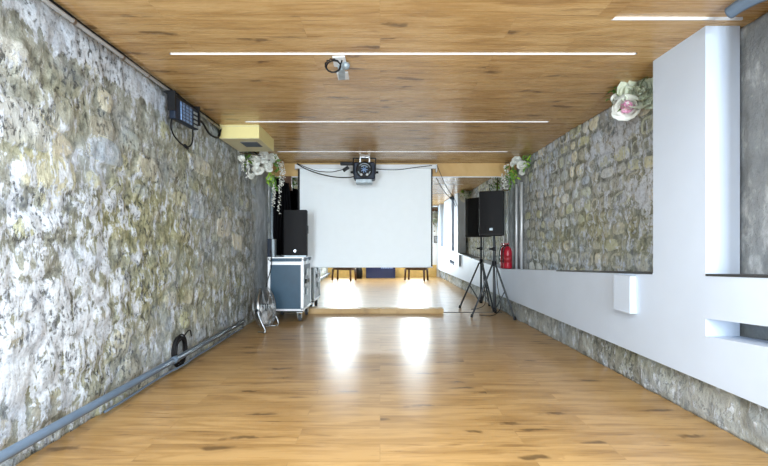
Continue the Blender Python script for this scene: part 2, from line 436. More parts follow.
struct('shade_strip', bm, M['sill_shade'], 'dark strip painted as the shadow gap at the recess sill')  # dark strip stands in for the shadow line along the sills
# back wall behind the camera with two window openings
bm = B(); xs = [-2.05, WINS[0][0], WINS[0][1], WINS[1][0], WINS[1][1], 2.45]
for i in range(5):
    if i in (1, 3):
        box(bm, xs[i], xs[i+1], BACK-.12, BACK, 0, .45); box(bm, xs[i], xs[i+1], BACK-.12, BACK, 2.3, HC)
    else: box(bm, xs[i], xs[i+1], BACK-.12, BACK, 0, HC)
struct('wall_back', bm, M['white_wall'], 'white wall behind the camera')
for i, (a, b) in enumerate(WINS):
    bm = B()
    for (x0, x1, z0, z1) in ((a, a+.045, .45, 2.3), (b-.045, b, .45, 2.3), (a+.045, b-.045, .45, .495), (a+.045, b-.045, 2.255, 2.3), ((a+b)/2-.02, (a+b)/2+.02, .495, 2.255)):
        box(bm, x0, x1, BACK-.09, BACK-.03, z0, z1)
    w = struct('window_%d' % (i+1), bm, M['trim'], 'bright window behind the camera')
bm = B(); box(bm, -1.84, 2.0, BACK, BACK+.02, 0, .43); struct('baseboard_back', bm, M['gold'], 'pale yellow wainscot below the windows')
# wall behind the mirror
struct('wall_front', bx(-2.05, 2.45, MIR+.012, MIR+.1, 0, HC), M['white_wall'], 'wall behind the mirror')
hb = struct('trim_2', bx(-1.87, 2.29, MIR-.022, MIR+.012, 2.282, HC), M['header'], 'wooden header board above the mirror')
# white step at the edge of the raised ceiling panel
struct('trim_3', bx(1.405, 2.20, 2.425, 2.432, HC-.001, HC+.016), M['trim'], 'white edge strip on the ceiling')

# mirror
t = thing('wall_mirror', 'large wall mirror behind the projection screen, reflecting the room', 'mirror', (0, MIR, 0))
obj('glass', bx(-1.86, 2.28, -.002, .010, .0, 2.268), M['mirror'], t)
obj('top_frame', bx(-1.86, 2.28, -.010, .010, 2.268, 2.286), M['trim'], t)
obj('bottom_channel', bx(1.06, 2.05, -.008, -.003, 0, .008), M['rubber'], t)
obj('joint_strip', bx(-1.36, -1.355, -.006, -.002, .0, 2.268), M['rubber'], t)
tag(obj('wooden_batten', bx(-1.33, 1.05, 6.60, 6.705, 0, .082), M['batten'], bevel=.004), 'long pale timber batten on the floor along the mirror foot', 'batten')

# ---------------------------------------------------------------- ceiling lights and fittings
def strip(x0, x1, y, name, label):
    t = thing(name, label, 'light strip', ((x0+x1)/2, y, HC), 0, 'light strips in the ceiling')
    w = (x1-x0)/2
    obj('diffuser', bx(-w+.01, w-.01, -.0045, .0045, -.004, .0), M['led'], t)
    bm = B(); box(bm, -w, w, -.009, -.006, -.005, 0); box(bm, -w, w, .006, .009, -.005, 0); box(bm, -w, -w+.01, -.009, .009, -.005, 0); box(bm, w-.01, w, -.009, .009, -.005, 0)
    obj('frame', bm, M['trim'], t)
strip(-1.50, 1.83, 2.855, 'ceiling_light_strip', 'longest thin white light strip, across ceiling beside the bracket with cable loop')
strip(-1.495, 1.87, 4.43, 'ceiling_light_strip', 'thin white light strip in ceiling just before the yellow vent box')
strip(-1.50, 1.87, 5.85, 'ceiling_light_strip', 'faint white light strip in ceiling closest to the projection screen')

t = thing('added_fill_lamp', 'added long white fill lamp, out of view over the near end of the room', 'ceiling lamp', (0, .7, HC))  # added housing for the fill light, never in view
obj('housing', bx(-1.0, 1.0, -.14, .14, -.055, 0), M['trim'], t, bevel=.004)
# bracket with cable loop
t = thing('ceiling_bracket', 'white ceiling bracket with grey sensor and black cable loop', 'bracket', (0, 0, 0))
def cp(x, y, z=HC): D = (z-CH)*F/(245-y); return Vector(((x-380)*D/F, D, z))
def plate(bm, q, z0=HC-.012, z1=HC):
    prism(bm, [(cp(*p).x, cp(*p).y) for p in q], 'z', z0, z1)
bm = B(); plate(bm, [(332.5, 56), (344.8, 55.4), (346.6, 63.5), (341, 66.5), (334, 65)]); obj('mounting_plate', bm, M['trim'], t)
bm = B(); plate(bm, [(336.5, 72), (348, 71.4), (349.2, 78), (338.3, 78.6)]); obj('mounting_plate', bm, M['trim'], t)
bm = B(); plate(bm, [(338, 63), (345, 63), (345, 73.5), (339, 73.5)], HC-.05, HC-.012); obj('junction_box', bm, M['greyblue'], t)
c = cp(345.5, 67.5, HC-.04)
obj('sensor', lathe(B(), [(.030, 0), (.034, -.012), (.030, -.030), (.016, -.042), (0, -.045)], Matrix.Translation((c.x, c.y, HC-.012))), M['greyblue'], t, smooth=True)
c = at(333, 65.8, 2.87)
pts = [p+Vector((0, .01*math.sin(3*k), 0)) for k, p in enumerate(circle(c, .054, (1, .2, 0), (0, .25, 1), 26))]
bm = tube(B(), pts, .0055, 8, True); tube(bm, circle(c+Vector((.002, .01, 0)), .050, (1, 0, 0), (.05, .3, 1), 26), .005, 8, True)
tube(bm, spline([c+Vector((.04, 0, -.035)), c+Vector((.05, .03, .02)), Vector((c.x+.06, c.y+.05, HC-.02))]), .005)
obj('cable_loop', bm, M['cable'], t, smooth=True)

# vent box
t = thing('ceiling_vent_box', 'pale yellow boxed vent hanging under the ceiling at the stone wall', 'vent box', (-1.585, 4.85, HC))
obj('housing', bx(-.24, .212, -.31, .33, -.153, 0), M['yellow'], t, bevel=.003)
obj('bottom_panel', bx(-.235, .207, -.305, .325, -.158, -.153), M['yellow2'], t)
obj('top_trim', bx(-.243, .215, -.314, -.31, -.022, -.014), M['yellow2'], t)
bm = B(); box(bm, -.055, .145, -.165, .06, -.163, -.158)
obj('grille', bm, M['vent'], t)
bm = B()
for k in range(9): box(bm, -.05, .14, -.155+k*.024, -.147+k*.024, -.168, -.163)
obj('grille_slats', bm, M['rubber'], t)

# conduit along the ceiling, cables
bm = tube(B(), [(-1.80, BACK+.03, 2.447), (-1.80, 3.2, 2.447), (-1.80, 4.53, 2.447)], .0125, 10)
t = tag(obj('ceiling_conduit', bm, simple('grey_conduit', (.36, .36, .36), .4, .3), smooth=True), 'thin metal conduit running along the top of the stone wall', 'pipe')
for y in (1.9, 2.35, 2.8, 3.1, 3.9, 4.3): obj('clip', lathe(B(), [(.016, -.008), (.016, .008)], Matrix.Translation((-1.80, y, 2.447)) @ Matrix.Rotation(PI/2, 4, 'X'), 10), M['rust'], t)
random.seed(4)
pts = [(-1.825+random.uniform(-.004, .004), y*.25, 2.484+random.uniform(-.004, .004)) for y in range(-2, 26)]
tag(obj('wall_cable', tube(B(), spline(pts, 4), .009), M['cable'], smooth=True), 'dark cable running just above the ceiling conduit to the screen end', 'cable')
# pipe at the foot of the wall
t = tag(obj('wall_pipe', tube(B(), [(-1.775, BACK+.03, .14), (-1.775, 3, .14), (-1.775, 5.2, .14)], .026, 14), M['conduit'], smooth=True),
        'blue-grey plastic pipe along the foot of the left stone wall', 'pipe')
obj('coupling', tube(B(), [(-1.775, 3.42, .14), (-1.775, 3.5, .14)], .031, 14), M['conduit'], t, smooth=True)
pts = [(-1.79+random.uniform(-.008, .008), 2.6+k*.26, .05+random.uniform(-.006, .006)) for k in range(11)]
tag(obj('floor_cable', tube(B(), spline(pts, 4), .009), M['conduit'], smooth=True), 'thin grey cable running below the pipe towards the fan', 'cable')
# coil of cable
random.seed(9); bm = B()
for k in range(8):
    r1, r2 = random.uniform(.075, .125), random.uniform(.105, .155)
    c = Vector((-1.845+k*.004, 3.665+random.uniform(-.012, .012), .165+random.uniform(-.012, .01)))
    r2 = min(r2, c.z-.012)
    tube(bm, circle(c, r1, (0.05, 1, 0), (0, .0, 1), 30, r2), .0075, 7, True)
tube(bm, spline([(-1.82, 3.70, .28), (-1.815, 3.78, .32), (-1.82, 3.84, .31), (-1.83, 3.88, .25)]), .006)
tag(obj('cable_coil', bm, M['cable'], smooth=True), 'coil of black cable hanging over the pipe at the stone wall', 'cable coil')

# thick hose at upper right corner
t = tag(obj('corner_hose', tube(B(), spline([(1.975, 2.26, 2.445), (1.99, 2.20, 2.455), (2.03, 2.1, 2.455), (2.14, 1.95, 2.44), (2.16, 1.5, 2.44)]), .036, 14), M['conduit'], smooth=True),
        'short thick blue-grey hose end in the ceiling corner right of the pier', 'hose')

# ---------------------------------------------------------------- flowers
def leaf(bm, p, d, up, L, w):
    p, d, up = Vector(p), Vector(d).normalized(), Vector(up).normalized(); s = d.cross(up)
    if s.length < .1: s = d.orthogonal()
    s.normalize(); nrm = s.cross(d)
    rows = []
    for t, ww, h in ((0, .06, 0), (.3, .9, .05), (.6, .85, .03), (.85, .45, -.08), (1, .03, -.2)):
        c = p+d*L*t+nrm*h*L
        rows.append([bm.verts.new(c-s*w*ww*.5+nrm*.1*w), bm.verts.new(c), bm.verts.new(c+s*w*ww*.5+nrm*.1*w)])
    for a, b in zip(rows, rows[1:]):
        bm.faces.new((a[0], a[1], b[1], b[0])); bm.faces.new((a[1], a[2], b[2], b[1]))

def petal(bm, p, d, nrm, L, w, cup=.3, mi=0):
    p, d, nrm = Vector(p), Vector(d).normalized(), Vector(nrm).normalized()
    s = d.cross(nrm)
    s = s.normalized() if s.length > .05 else d.orthogonal().normalized()
    rows = []
    for t, ww in ((0, .25), (.35, .85), (.7, 1), (.93, .7), (1.0, .3)):
        c = p+d*L*t+nrm*(cup*L*t*t)
        rows.append([bm.verts.new(c+s*w*ww*.5*q+nrm*(cup*.5*w*abs(q))) for q in (-1, 0, 1)])
    for a, b in zip(rows, rows[1:]):
        for k in (0, 1): bm.faces.new((a[k], a[k+1], b[k+1], b[k])).material_index = mi

def blossom(c, facing, R, rnd, bm=None, inner=0, layers=4, loose=0.0):
    """a full rounded rose/peony of overlapping petals"""
    bm = bm or B(); c = Vector(c); f = Vector(facing).normalized(); u = f.orthogonal().normalized(); w = f.cross(u)
    for l in range(layers):
        k = 5+l*2; tilt = .15+l*(1.25/layers)
        for i in range(k):
            a = 2*PI*(i+.5*l)/k+rnd.uniform(-.2, .2); rad = u*math.cos(a)+w*math.sin(a)
            tl = tilt+rnd.uniform(-.25, .25)*(1+loose); d = f*math.cos(tl)+rad*math.sin(tl)+Vector([rnd.gauss(0, .12+.2*loose) for _ in range(3)]); n_ = f*math.sin(tilt)*1-rad*math.cos(tilt)
            base = c-f*R*.35+rad*R*.12*l*.5
            petal(bm, base, d, n_, R*(.72+.10*l)*rnd.uniform(.9, 1.1), R*(.55+.12*l), .28, inner if l < layers-2 else 0)
    lathe(bm, [(.1*R, -.4*R), (.45*R, -.2*R), (.5*R, .1*R), (.3*R, .32*R), (0, .38*R)], Matrix.Translation(c-f*R*.1) @ f.to_track_quat('Z', 'Y').to_matrix().to_4x4(), 10)
    return bm

def leaves(bm, c, n, spread, L, rnd, down=0):
    for _ in range(n):
        d = Vector((rnd.gauss(0, 1), rnd.gauss(0, 1), rnd.gauss(0, 1)-down)).normalized()
        p = Vector(c)+Vector([rnd.gauss(0, spread[k]) for k in range(3)])
        leaf(bm, p, d, (rnd.gauss(0, 1), rnd.gauss(0, 1), 1), L*rnd.uniform(.7, 1.3), L*.45*rnd.uniform(.7, 1.2))

def strand(pts, rnd, n=46, r=.020, width=.02):
    """a hanging raceme of tiny petals around a thin stem"""
    sp = spline(pts, 12); bm = B()
    for i in range(n):
        p = sp[int(i/n*(len(sp)-1))]
        for _ in range(3):
            d = Vector((rnd.gauss(0, 1), rnd.gauss(0, 1), rnd.gauss(-.4, .6))).normalized()
            petal(bm, p+d*width*.4, d, (rnd.gauss(0, 1), rnd.gauss(0, 1), 1), r*rnd.uniform(.8, 1.3), r*.9, .3)
    st_ = tube(B(), sp, .0025, 5)
    return bm, st_

rnd = random.Random(12)
# left garland
t = thing('flower_garland', 'white flower garland with long hanging strands at the left corner by the vent box', 'flower garland')
for (x, y, D, R, fc, m_) in ((254, 160, 5.75, .085, (.6, -1, -.3), 'petal'), (263, 158, 5.85, .10, (.5, -1, -.2), 'petal'), (268, 166, 5.9, .085, (.5, -1, -.4), 'petal'),
                        (258, 169, 5.8, .08, (.6, -1, -.5), 'petal'), (272, 158, 6.0, .075, (.6, -1, 0), 'petal'), (241, 159, 5.30, .05, (.8, -1, 0), 'petal'), (251, 176, 5.75, .05, (.8, -1, -.4), 'petal')):
    obj('blossom', blossom(at(x, y, D), fc, R*1.3, rnd, layers=3, loose=1.0), M[m_], t, smooth=True)
bm = B(); leaves(bm, at(246, 157, 5.6), 16, (.03, .05, .05), .09, rnd); leaves(bm, at(275, 166, 6.05), 22, (.04, .05, .06), .09, rnd); leaves(bm, at(262, 153, 5.9), 14, (.10, .1, .02), .08, rnd)
leaves(bm, at(273, 181, 6.05), 20, (.03, .04, .07), .08, rnd, .8)
obj('leaves', bm, M['leaf'], t, smooth=True)
bm = B(); leaves(bm, at(272, 176, 6.0), 18, (.03, .03, .07), .08, rnd, .8); leaves(bm, at(245, 162, 5.6), 10, (.02, .04, .05), .08, rnd, .4); obj('leaves', bm, M['leaf2'], t, smooth=True)
for pts, n_ in (([at(278, 160, 6.1), at(281, 172, 6.1), at(280, 190, 6.1), at(279, 215, 6.1)], 60), ([at(272, 178, 6.05), at(274, 192, 6.05), at(273, 208, 6.05)], 38),
            ([at(246, 160, 5.5), at(248, 168, 5.5), at(247, 178, 5.5)], 26), ([at(243, 158, 5.4), at(242, 165, 5.4), at(243, 171, 5.4)], 16), ([at(283, 162, 6.12), at(284, 175, 6.12), at(282, 186, 6.12)], 24)):
    a, b = strand(pts, rnd, n_); s_ = obj('hanging_strand', a, M['petal'], t, smooth=True); obj('stem', b, M['stem'], s_)
obj('branch', tube(B(), spline([at(240, 156, 5.3)+Vector((-.04, 0, .05)), at(262, 156, 5.85), at(276, 160, 6.1), at(284, 160, 6.15)]), .008, 6), M['stem'], t)
# far right corner bouquet
t = thing('flower_bouquet', 'small white bouquet in the mirror corner above the loudspeaker', 'flowers')
for (x, y, D, R, fc) in ((517, 160, 6.2, .075, (-.6, -1, -.2)), (522, 165, 6.1, .075, (-.6, -1, -.3)), (513, 164, 6.25, .05, (-.8, -1, 0)), (522, 172, 6.12, .05, (-.6, -1, -.6))):
    obj('blossom', blossom(at(x, y, D), fc, R, rnd), M['petal'], t, smooth=True)
bm = B(); leaves(bm, at(526, 161, 6.05), 14, (.03, .03, .05), .09, rnd); leaves(bm, at(512, 176, 6.25), 26, (.03, .04, .09), .08, rnd, .6); obj('leaves', bm, M['leaf'], t, smooth=True)
bm = B(); leaves(bm, at(514, 178, 6.25), 14, (.03, .03, .08), .08, rnd, .6); leaves(bm, at(526, 163, 6.03), 6, (.03, .03, .05), .08, rnd); obj('leaves', bm, M['leaf2'], t, smooth=True)
for pts, n_ in (([at(506, 165, 6.35), at(507, 175, 6.35), at(505, 190, 6.35)], 20), ([at(503, 175, 6.3), at(504, 183, 6.3), at(506, 189, 6.3)], 12)):
    a, b = strand(pts, rnd, n_, .03, .03); s_ = obj('hanging_strand', a, M['petal'], t, smooth=True); obj('stem', b, M['stem'], s_)
obj('twig_ring', tube(B(), spline([at(505, 163, 6.35), at(510, 164, 6.35), at(511, 178, 6.35), at(509, 189, 6.35), at(504, 190, 6.35), at(502, 182, 6.35)]), .009, 6), M['stem'], t, smooth=True)
# bouquet beside the pier
t = thing('flower_bouquet', 'bouquet of white, green and pink blossoms hung at the ceiling beside the white pier', 'flowers')
obj('white_blossom', blossom(at(640, 91, 3.35), (-.7, -1, -.2), .125, rnd, layers=6, loose=.6), M['cream'], t, smooth=True)['label'] = 'large pale green-white hydrangea head'
obj('white_blossom', blossom(at(650, 101, 3.3), (-.5, -1, -.6), .07, rnd), M['cream'], t, smooth=True)
obj('white_blossom', blossom(at(631, 88, 3.4), (-.7, -1, .1), .055, rnd), M['petal'], t, smooth=True)
obj('pink_blossom', blossom(at(626, 106, 3.4), (-.6, -1, -.5), .095, rnd, inner=1, layers=5, loose=.8), [M['petal'], M['pink']], t, smooth=True)['label'] = 'white blossom with pink heart'
obj('white_blossom', blossom(at(618, 99, 3.45), (-.9, -1, 0), .055, rnd), M['petal'], t, smooth=True)
obj('green_bud', blossom(at(623, 91, 3.42), (-.6, -1, .2), .055, rnd), M['leaf2'], t, smooth=True)['label'] = 'bright green bud'
bm = B(); leaves(bm, at(616, 95, 3.5), 12, (.03, .03, .03), .07, rnd); leaves(bm, at(648, 78, 3.3), 12, (.03, .04, .02), .08, rnd); leaves(bm, at(634, 100, 3.45), 10, (.08, .03, .04), .08, rnd)
obj('leaves', bm, M['leaf'], t, smooth=True)

# ---------------------------------------------------------------- stage light on the left wall
t = thing('stage_light', 'black stage light with blue lens panel clamped to the conduit on the stone wall', 'stage light', (-1.755, 3.55, 2.29))
Mx = Matrix.Rotation(.05, 4, 'X')
obj('housing', box(B(), -.015, .04, -.20, .23, -.085, .10, M=Mx), M['navy'], t, bevel=.008)
obj('lens_panel', box(B(), .04, .047, -.11, .10, -.072, .082, M=Mx), M['bluegrid'], t)
bm = B()
for k in range(6): box(bm, .047, .051, -.105, .095, -.08+k*.03, -.076+k*.03, M=Mx)
for k in range(4): box(bm, .047, .051, -.10+k*.062, -.096+k*.062, -.08, .08, M=Mx)
obj('lens_grid', bm, M['navy'], t)
bm = B(); 
for k in range(4): box(bm, .04, .046, .13, .20, -.075+k*.04, -.055+k*.04, M=Mx)
obj('cooling_slots', bm, M['greyblue'], t)
bm = B(); box(bm, -.015, .05, -.22, -.20, -.02, .14, M=Mx); box(bm, -.045, .05, .23, .25, -.04, .14, M=Mx); box(bm, -.045, .0, -.22, .25, .125, .14, M=Mx)
obj('yoke', bm, M['black'], t)
obj('clamp', tube(B(), [(-.055, -.03, .165), (-.055, .03, .165)], .03, 12), M['black'], t)
bm = B()
bm.free()
bm = tube(B(), spline([(0, -.18, -.08), (.0, -.19, -.17), (.0, -.13, -.23), (0, 0, -.265), (0, .12, -.255), (0, .19, -.19), (0, .20, -.08)]), .007)
tube(bm, [(0, .04, -.262), (0, .10, -.275)], .014, 8)
obj('power_cable', bm, M['cable'], t, smooth=True)
pts = spline([(-1.77, 3.80, 2.33), (-1.78, 4.0, 2.36), (-1.79, 4.2, 2.30), (-1.80, 4.45, 2.33), (-1.80, 4.52, 2.44)])
tag(obj('wall_cable', tube(B(), pts, .011), M['cable'], smooth=True), 'sagging black cable between the stage light and the yellow vent box', 'cable')

# ---------------------------------------------------------------- projection screen
YS = 6.60
sx0, sx1 = (298-380)*YS/F, (432.5-380)*YS/F; zt = CH+(245-168.5)*YS/F; zb = CH-(267-245)*YS/F
t = thing('projection_screen', 'large white pull-down projection screen hanging before the mirror', 'projection screen', (0, YS, zt))
obj('fabric', bx(sx0+.03, sx1-.025, -.002, .002, zb-zt+.0, 0), M['screen'], t)
obj('black_border', bx(sx0, sx0+.03, -.003, .003, zb-zt, 0), M['black'], t); obj('black_border', bx(sx1-.025, sx1, -.003, .003, zb-zt, 0), M['black'], t)
obj('bottom_bar', tube(B(), [(sx0, 0, zb-zt), (sx1, 0, zb-zt)], .010, 10), M['screen'], t, smooth=True)
obj('housing', bx(sx0-.03, sx1+.055, -.035, .04, -.005, .062), M['trim'], t, bevel=.008)
obj('end_cap', bx(sx1+.055, sx1+.072, -.04, .045, -.06, .066), M['trim'], t, bevel=.004)
obj('end_cap', bx(sx0-.045, sx0-.03, -.04, .045, -.02, .066), M['trim'], t, bevel=.004)
for x in (): obj('hanger', bx(x-.02, x+.02, -.01, .02, .06, HC-zt), M['rubber'], t)

# effect light in front of the screen
t = thing('effect_light', 'dark effect light with round ringed lens hanging before the screen top', 'effect light', at(364.5, 171, 6.2))
obj('housing', bx(-.165, .165, -.10, .13, -.14, .12), M['navy'], t, bevel=.02)
My = Matrix.Translation((0, -.10, .0)) @ Matrix.Rotation(PI/2, 4, 'X')
obj('lens_bezel', lathe(B(), [(.125, 0), (.125, .015), (.112, .02), (.11, .004), (.0, .004)], My, 32), M['black'], t, smooth=False)
bm = B()
for a0, a1, r in ((.35, 2.5, .094), (3.4, 4.3, .094), (5.1, 6.0, .094), (.6, 2.3, .062)):
    tube(bm, [My @ Vector((r*math.cos(a0+(a1-a0)*k/14), r*math.sin(a0+(a1-a0)*k/14), .012)) for k in range(15)], .009, 6)
obj('lens_ring', bm, M['greyblue'], t, smooth=True)
bm = B()
for k in range(7):
    a = 2*PI*k/7; tube(bm, [My @ Vector((0, 0, .012)), My @ Vector((.05*math.cos(a), .05*math.sin(a), .012))], .007, 6)
obj('lens_spokes', bm, M['bluegrid'], t)
for sx in (-.045, .045): obj('lens', lathe(B(), [(.018, 0), (.02, .012), (0, .018)], My @ Matrix.Translation((sx-.0, -.075, .008)), 12), M['trim'], t, smooth=True)
obj('base_plate', bx(-.13, .12, -.115, .10, -.205, -.14), M['greyblue'], t, bevel=.01)
bm = B(); box(bm, -.18, -.166, -.02, .02, -.05, .2); box(bm, .166, .18, -.02, .02, -.05, .2); box(bm, -.18, .18, -.02, .02, .19, .2)
obj('yoke', bm, M['black'], t)
bm = B(); box(bm, -.075, -.055, -.03, .03, .12, .24); box(bm, .065, .085, -.03, .03, .12, .24); box(bm, -.075, .085, -.03, .03, .2, .215)
obj('ceiling_clamp', bm, M['alu'], t)
for s_ in (-1, 1): obj('knob', tube(B(), [(s_*.18, 0, -.02), (s_*.215, 0, -.02)], .018, 10), M['black'], t)
t = thing('power_adapter', 'black plugs and adapter tucked under the ceiling left of the effect light', 'adapter', at(347, 166, 6.05))
obj('body', bx(-.10, .09, -.03, .03, .01, .06), M['black'], t, bevel=.006)
obj('plug', box(B(), -.05, .05, -.02, .02, -.03, .02, M=Matrix.Translation((-.02, 0, -.04)) @ Matrix.Rotation(-.6, 4, 'Y')), M['black'], t, bevel=.005)
def cab(pts, r, label, name='hanging_cable', m='cable'):
    tag(obj(name, tube(B(), spline(pts), r, 6), M[m], smooth=True), label, 'cable')
cab([at(297, 164, 6.12), at(306, 169, 6.1), at(320, 174, 6.08), at(335, 177, 6.05), at(348, 177.5, 6.0), at(354, 176.5, 5.95)], .0085, 'lower black cable sagging across the screen top to the effect light')
cab([at(297, 163.5, 6.34), at(315, 170.5, 6.32), at(330, 172, 6.28), at(339, 170.5, 6.2), at(343, 169.5, 6.12)], .006, 'upper thin cable sagging across the screen top to the adapter')
cab([at(375, 169, 6.03), at(388, 169.8, 6.08), at(400, 169.6, 6.12), at(415, 167.5, 6.15), at(432, 165.5, 6.2)], .006, 'thin black cable running right from the effect light along the screen top')
cab([at(437, 165, 6.5), at(441, 175, 6.5), at(447, 188, 6.55), at(454, 198, 6.6), at(457, 206, 6.66)], .005, 'thin cable hanging in front of the mirror right of the screen')

# ---------------------------------------------------------------- left: wood post, black cloth, pipe
tag(obj('corner_post', bx((281.5-380)*6.69/F, (291.5-380)*6.69/F, 6.665, 6.70, 2.05, 2.28), M['darkwood']), 'short brown wooden board at the mirror top left of the screen', 'board')
bm = B(); ny = 60
xs_ = np.linspace(-1.70, -1.44, ny); fr = []
for i, x in enumerate(xs_):
    fr.append((x, 6.40+.035*math.sin(i*.62)+.012*math.sin(i*1.7)))
rows = []
for k, z in enumerate((.97, 1.3, 1.7, 2.0, 2.17)):
    rows.append([bm.verts.new((x+(.02*math.sin(z*5+x*9)), y, z+(.05*math.sin(x*14) if k == 4 else 0))) for x, y in fr])
for a, b in zip(rows, rows[1:]):
    for i in range(ny-1): bm.faces.new((a[i], a[i+1], b[i+1], b[i]))
o = tag(obj('black_drape', bm, M['cloth'], smooth=True), 'folded black cloth hanging behind the loudspeaker on the flight case', 'cloth')
sm = o.modifiers.new('thick', 'SOLIDIFY'); sm.thickness = .01
tag(obj('vertical_pipe', tube(B(), [(-1.74, 6.45, .0), (-1.74, 6.45, 2.2)], .022, 10), M['greyblue'], smooth=True), 'slim grey vertical pipe between the stone wall and the black cloth', 'pipe')

# ---------------------------------------------------------------- flight case
CX0, CX1, CY0, CY1 = -1.645, -1.13, 5.88, 6.54; CZ0, CZ1 = .165, .955
t = thing('flight_case', 'blue-grey flight case with aluminium edges on casters', 'flight case', ((CX0+CX1)/2, (CY0+CY1)/2, 0))
hx, hy = (CX1-CX0)/2, (CY1-CY0)/2
obj('body', bx(-hx+.006, hx-.006, -hy+.006, hy-.006, CZ0, .86), M['caseside'], t)
obj('front_panel', bx(-hx+.03, hx-.045, -hy+.0, -hy+.006, CZ0+.03, .835), M['casepanel'], t)
obj('lid', bx(-hx+.006, hx-.006, -hy+.006, hy-.006, .875, CZ1-.006), M['casepanel'], t)
def frame(z0, z1, e, d=.004):
    bm = B()
    for sx in (-1, 1):
        for sy in (-1, 1):
            x0, x1 = (sx*hx-d if sx < 0 else sx*hx-e, sx*hx+e if sx < 0 else sx*hx+d)
            y0, y1 = (sy*hy-d if sy < 0 else sy*hy-e, sy*hy+e if sy < 0 else sy*hy+d)
            box(bm, x0, x1, y0, y1, z0, z1)
    for z in (z0, z1-e*.8):
        for sy in (-1, 1):
            y0, y1 = (sy*hy-d if sy < 0 else sy*hy-e, sy*hy+e if sy < 0 else sy*hy+d); box(bm, -hx+e, hx-e, y0, y1, z, z+e*.8)
        for sx in (-1, 1):
            x0, x1 = (sx*hx-d if sx < 0 else sx*hx-e, sx*hx+e if sx < 0 else sx*hx+d); box(bm, x0, x1, -hy+e, hy-e, z, z+e*.8)
    return bm
obj('edge_frame', frame(CZ0, .868, .032), M['alu'], t)
obj('lid_frame', frame(.872, CZ1, .02), M['alu'], t)
for sx in (-1, 1):
    for sy in (-1, 1):
        for z in (CZ0+.03, CZ1-.03):
            bm = B(); bmesh.ops.create_uvsphere(bm, u_segments=12, v_segments=8, radius=.030)
            for v in bm.verts: v.co += Vector((sx*(hx-.018), sy*(hy-.018), z))
            obj('ball_corner', bm, M['steel'], t, smooth=True)
for z in (.72, .42):
    obj('latch', bx(hx, hx+.012, -.10, .0, z-.05, z+.05), M['greyblue'], t, bevel=.003)
obj('side_handle', bx(hx, hx+.014, -.16, .12, .55, .62), M['black'], t, bevel=.005)
obj('lid_latch', bx(hx, hx+.012, -.06, .06, .84, .91), M['steel'], t, bevel=.003)
obj('bottom_board', bx(-hx+.02, hx-.02, -hy+.02, hy-.02, .145, CZ0), M['black'], t)
for sx in (-1, 1):
    for sy in (-1, 1):
        cx, cy = sx*(hx-.06), sy*(hy-.07)
        c_ = obj('caster', bx(cx-.045, cx+.045, cy-.045, cy+.045, .135, .145), M['steel'], t)
        bm = B(); box(bm, cx-.03, cx-.024, cy-.03, cy+.04, .05, .13); box(bm, cx+.024, cx+.03, cy-.03, cy+.04, .05, .13); box(bm, cx-.03, cx+.03, cy-.03, cy+.04, .13, .135)
        obj('fork', bm, M['steel'], c_)
        obj('wheel', tube(B(), [(cx-.018, cy+.02, .052), (cx+.018, cy+.02, .052)], .052, 20), M['rubber'], c_, smooth=False)

def speaker_cab(t, w, h, d, z0=0):
    """bevelled trapezoid loudspeaker cabinet, front towards -y"""
    out = [(-w/2, -d/2), (w/2, -d/2), (w/2, -d/2+.10), (w/2-.05, d/2-.05), (w/2-.10, d/2), (-w/2+.10, d/2), (-w/2+.05, d/2-.05), (-w/2, -d/2+.10)]
    obj('cabinet', prism(B(), out, 'z', z0, z0+h), M['black'], t, bevel=.015)
    bm = B(); n = 10
    pts = [(-w/2+.012, -d/2-.001)]+[(-w/2+.012+(w-.024)*k/n, -d/2-.004-.018*math.sin(PI*k/n)) for k in range(n+1)]+[(w/2-.012, -d/2-.001)]
    prism(bm, pts, 'z', z0+.03, z0+h-.02); obj('grille', bm, M['grille'], t, bevel=.004)
    return t
t = thing('loudspeaker', 'black loudspeaker standing on the flight case left of the screen', 'loudspeaker', (-1.268, 6.10, CZ1+.001), .06)
speaker_cab(t, .345, .70, .33)
Mb = Matrix.Translation((0, -.19, .09)) @ Matrix.Rotation(PI/2, 4, 'X')
b_ = obj('badge', lathe(B(), [(.022, 0), (.022, .006), (.019, .009), (0, .009)], Mb, 20), M['steel'], t)
obj('badge_mark', bx(-.012, .012, -.2005, -.198, .083, .097), M['greyblue'], b_)
obj('bottom_lip', bx(-.165, .165, -.178, -.163, .0, .022), M['greyblue'], t)
for s_ in (-1, 1): obj('side_handle', bx(s_*.1725-.006, s_*.1725+.006, -.07, -.03, .35, .47), M['rubber'], t)

t = thing('small_device', 'small dark box with pale blue side standing on the flight case by the wall', 'device', at(271.5, 256, 5.98)+Vector((0, 0, -.0)))
t.location.z = CZ1
obj('dark_housing', bx(-.05, .015, -.05, .07, 0, .27), M['navy'], t, bevel=.004)
obj('pale_side', bx(.015, .055, -.045, .065, 0, .265), M['greyblue'], t, bevel=.003)
cab([at(270.5, 250, 5.88), at(271.5, 262, 5.85), at(270, 272, 5.85), at(267, 283, 5.85), at(265.5, 296, 5.72)], .007, 'black cable running from the small box down the flight case front to the fan')

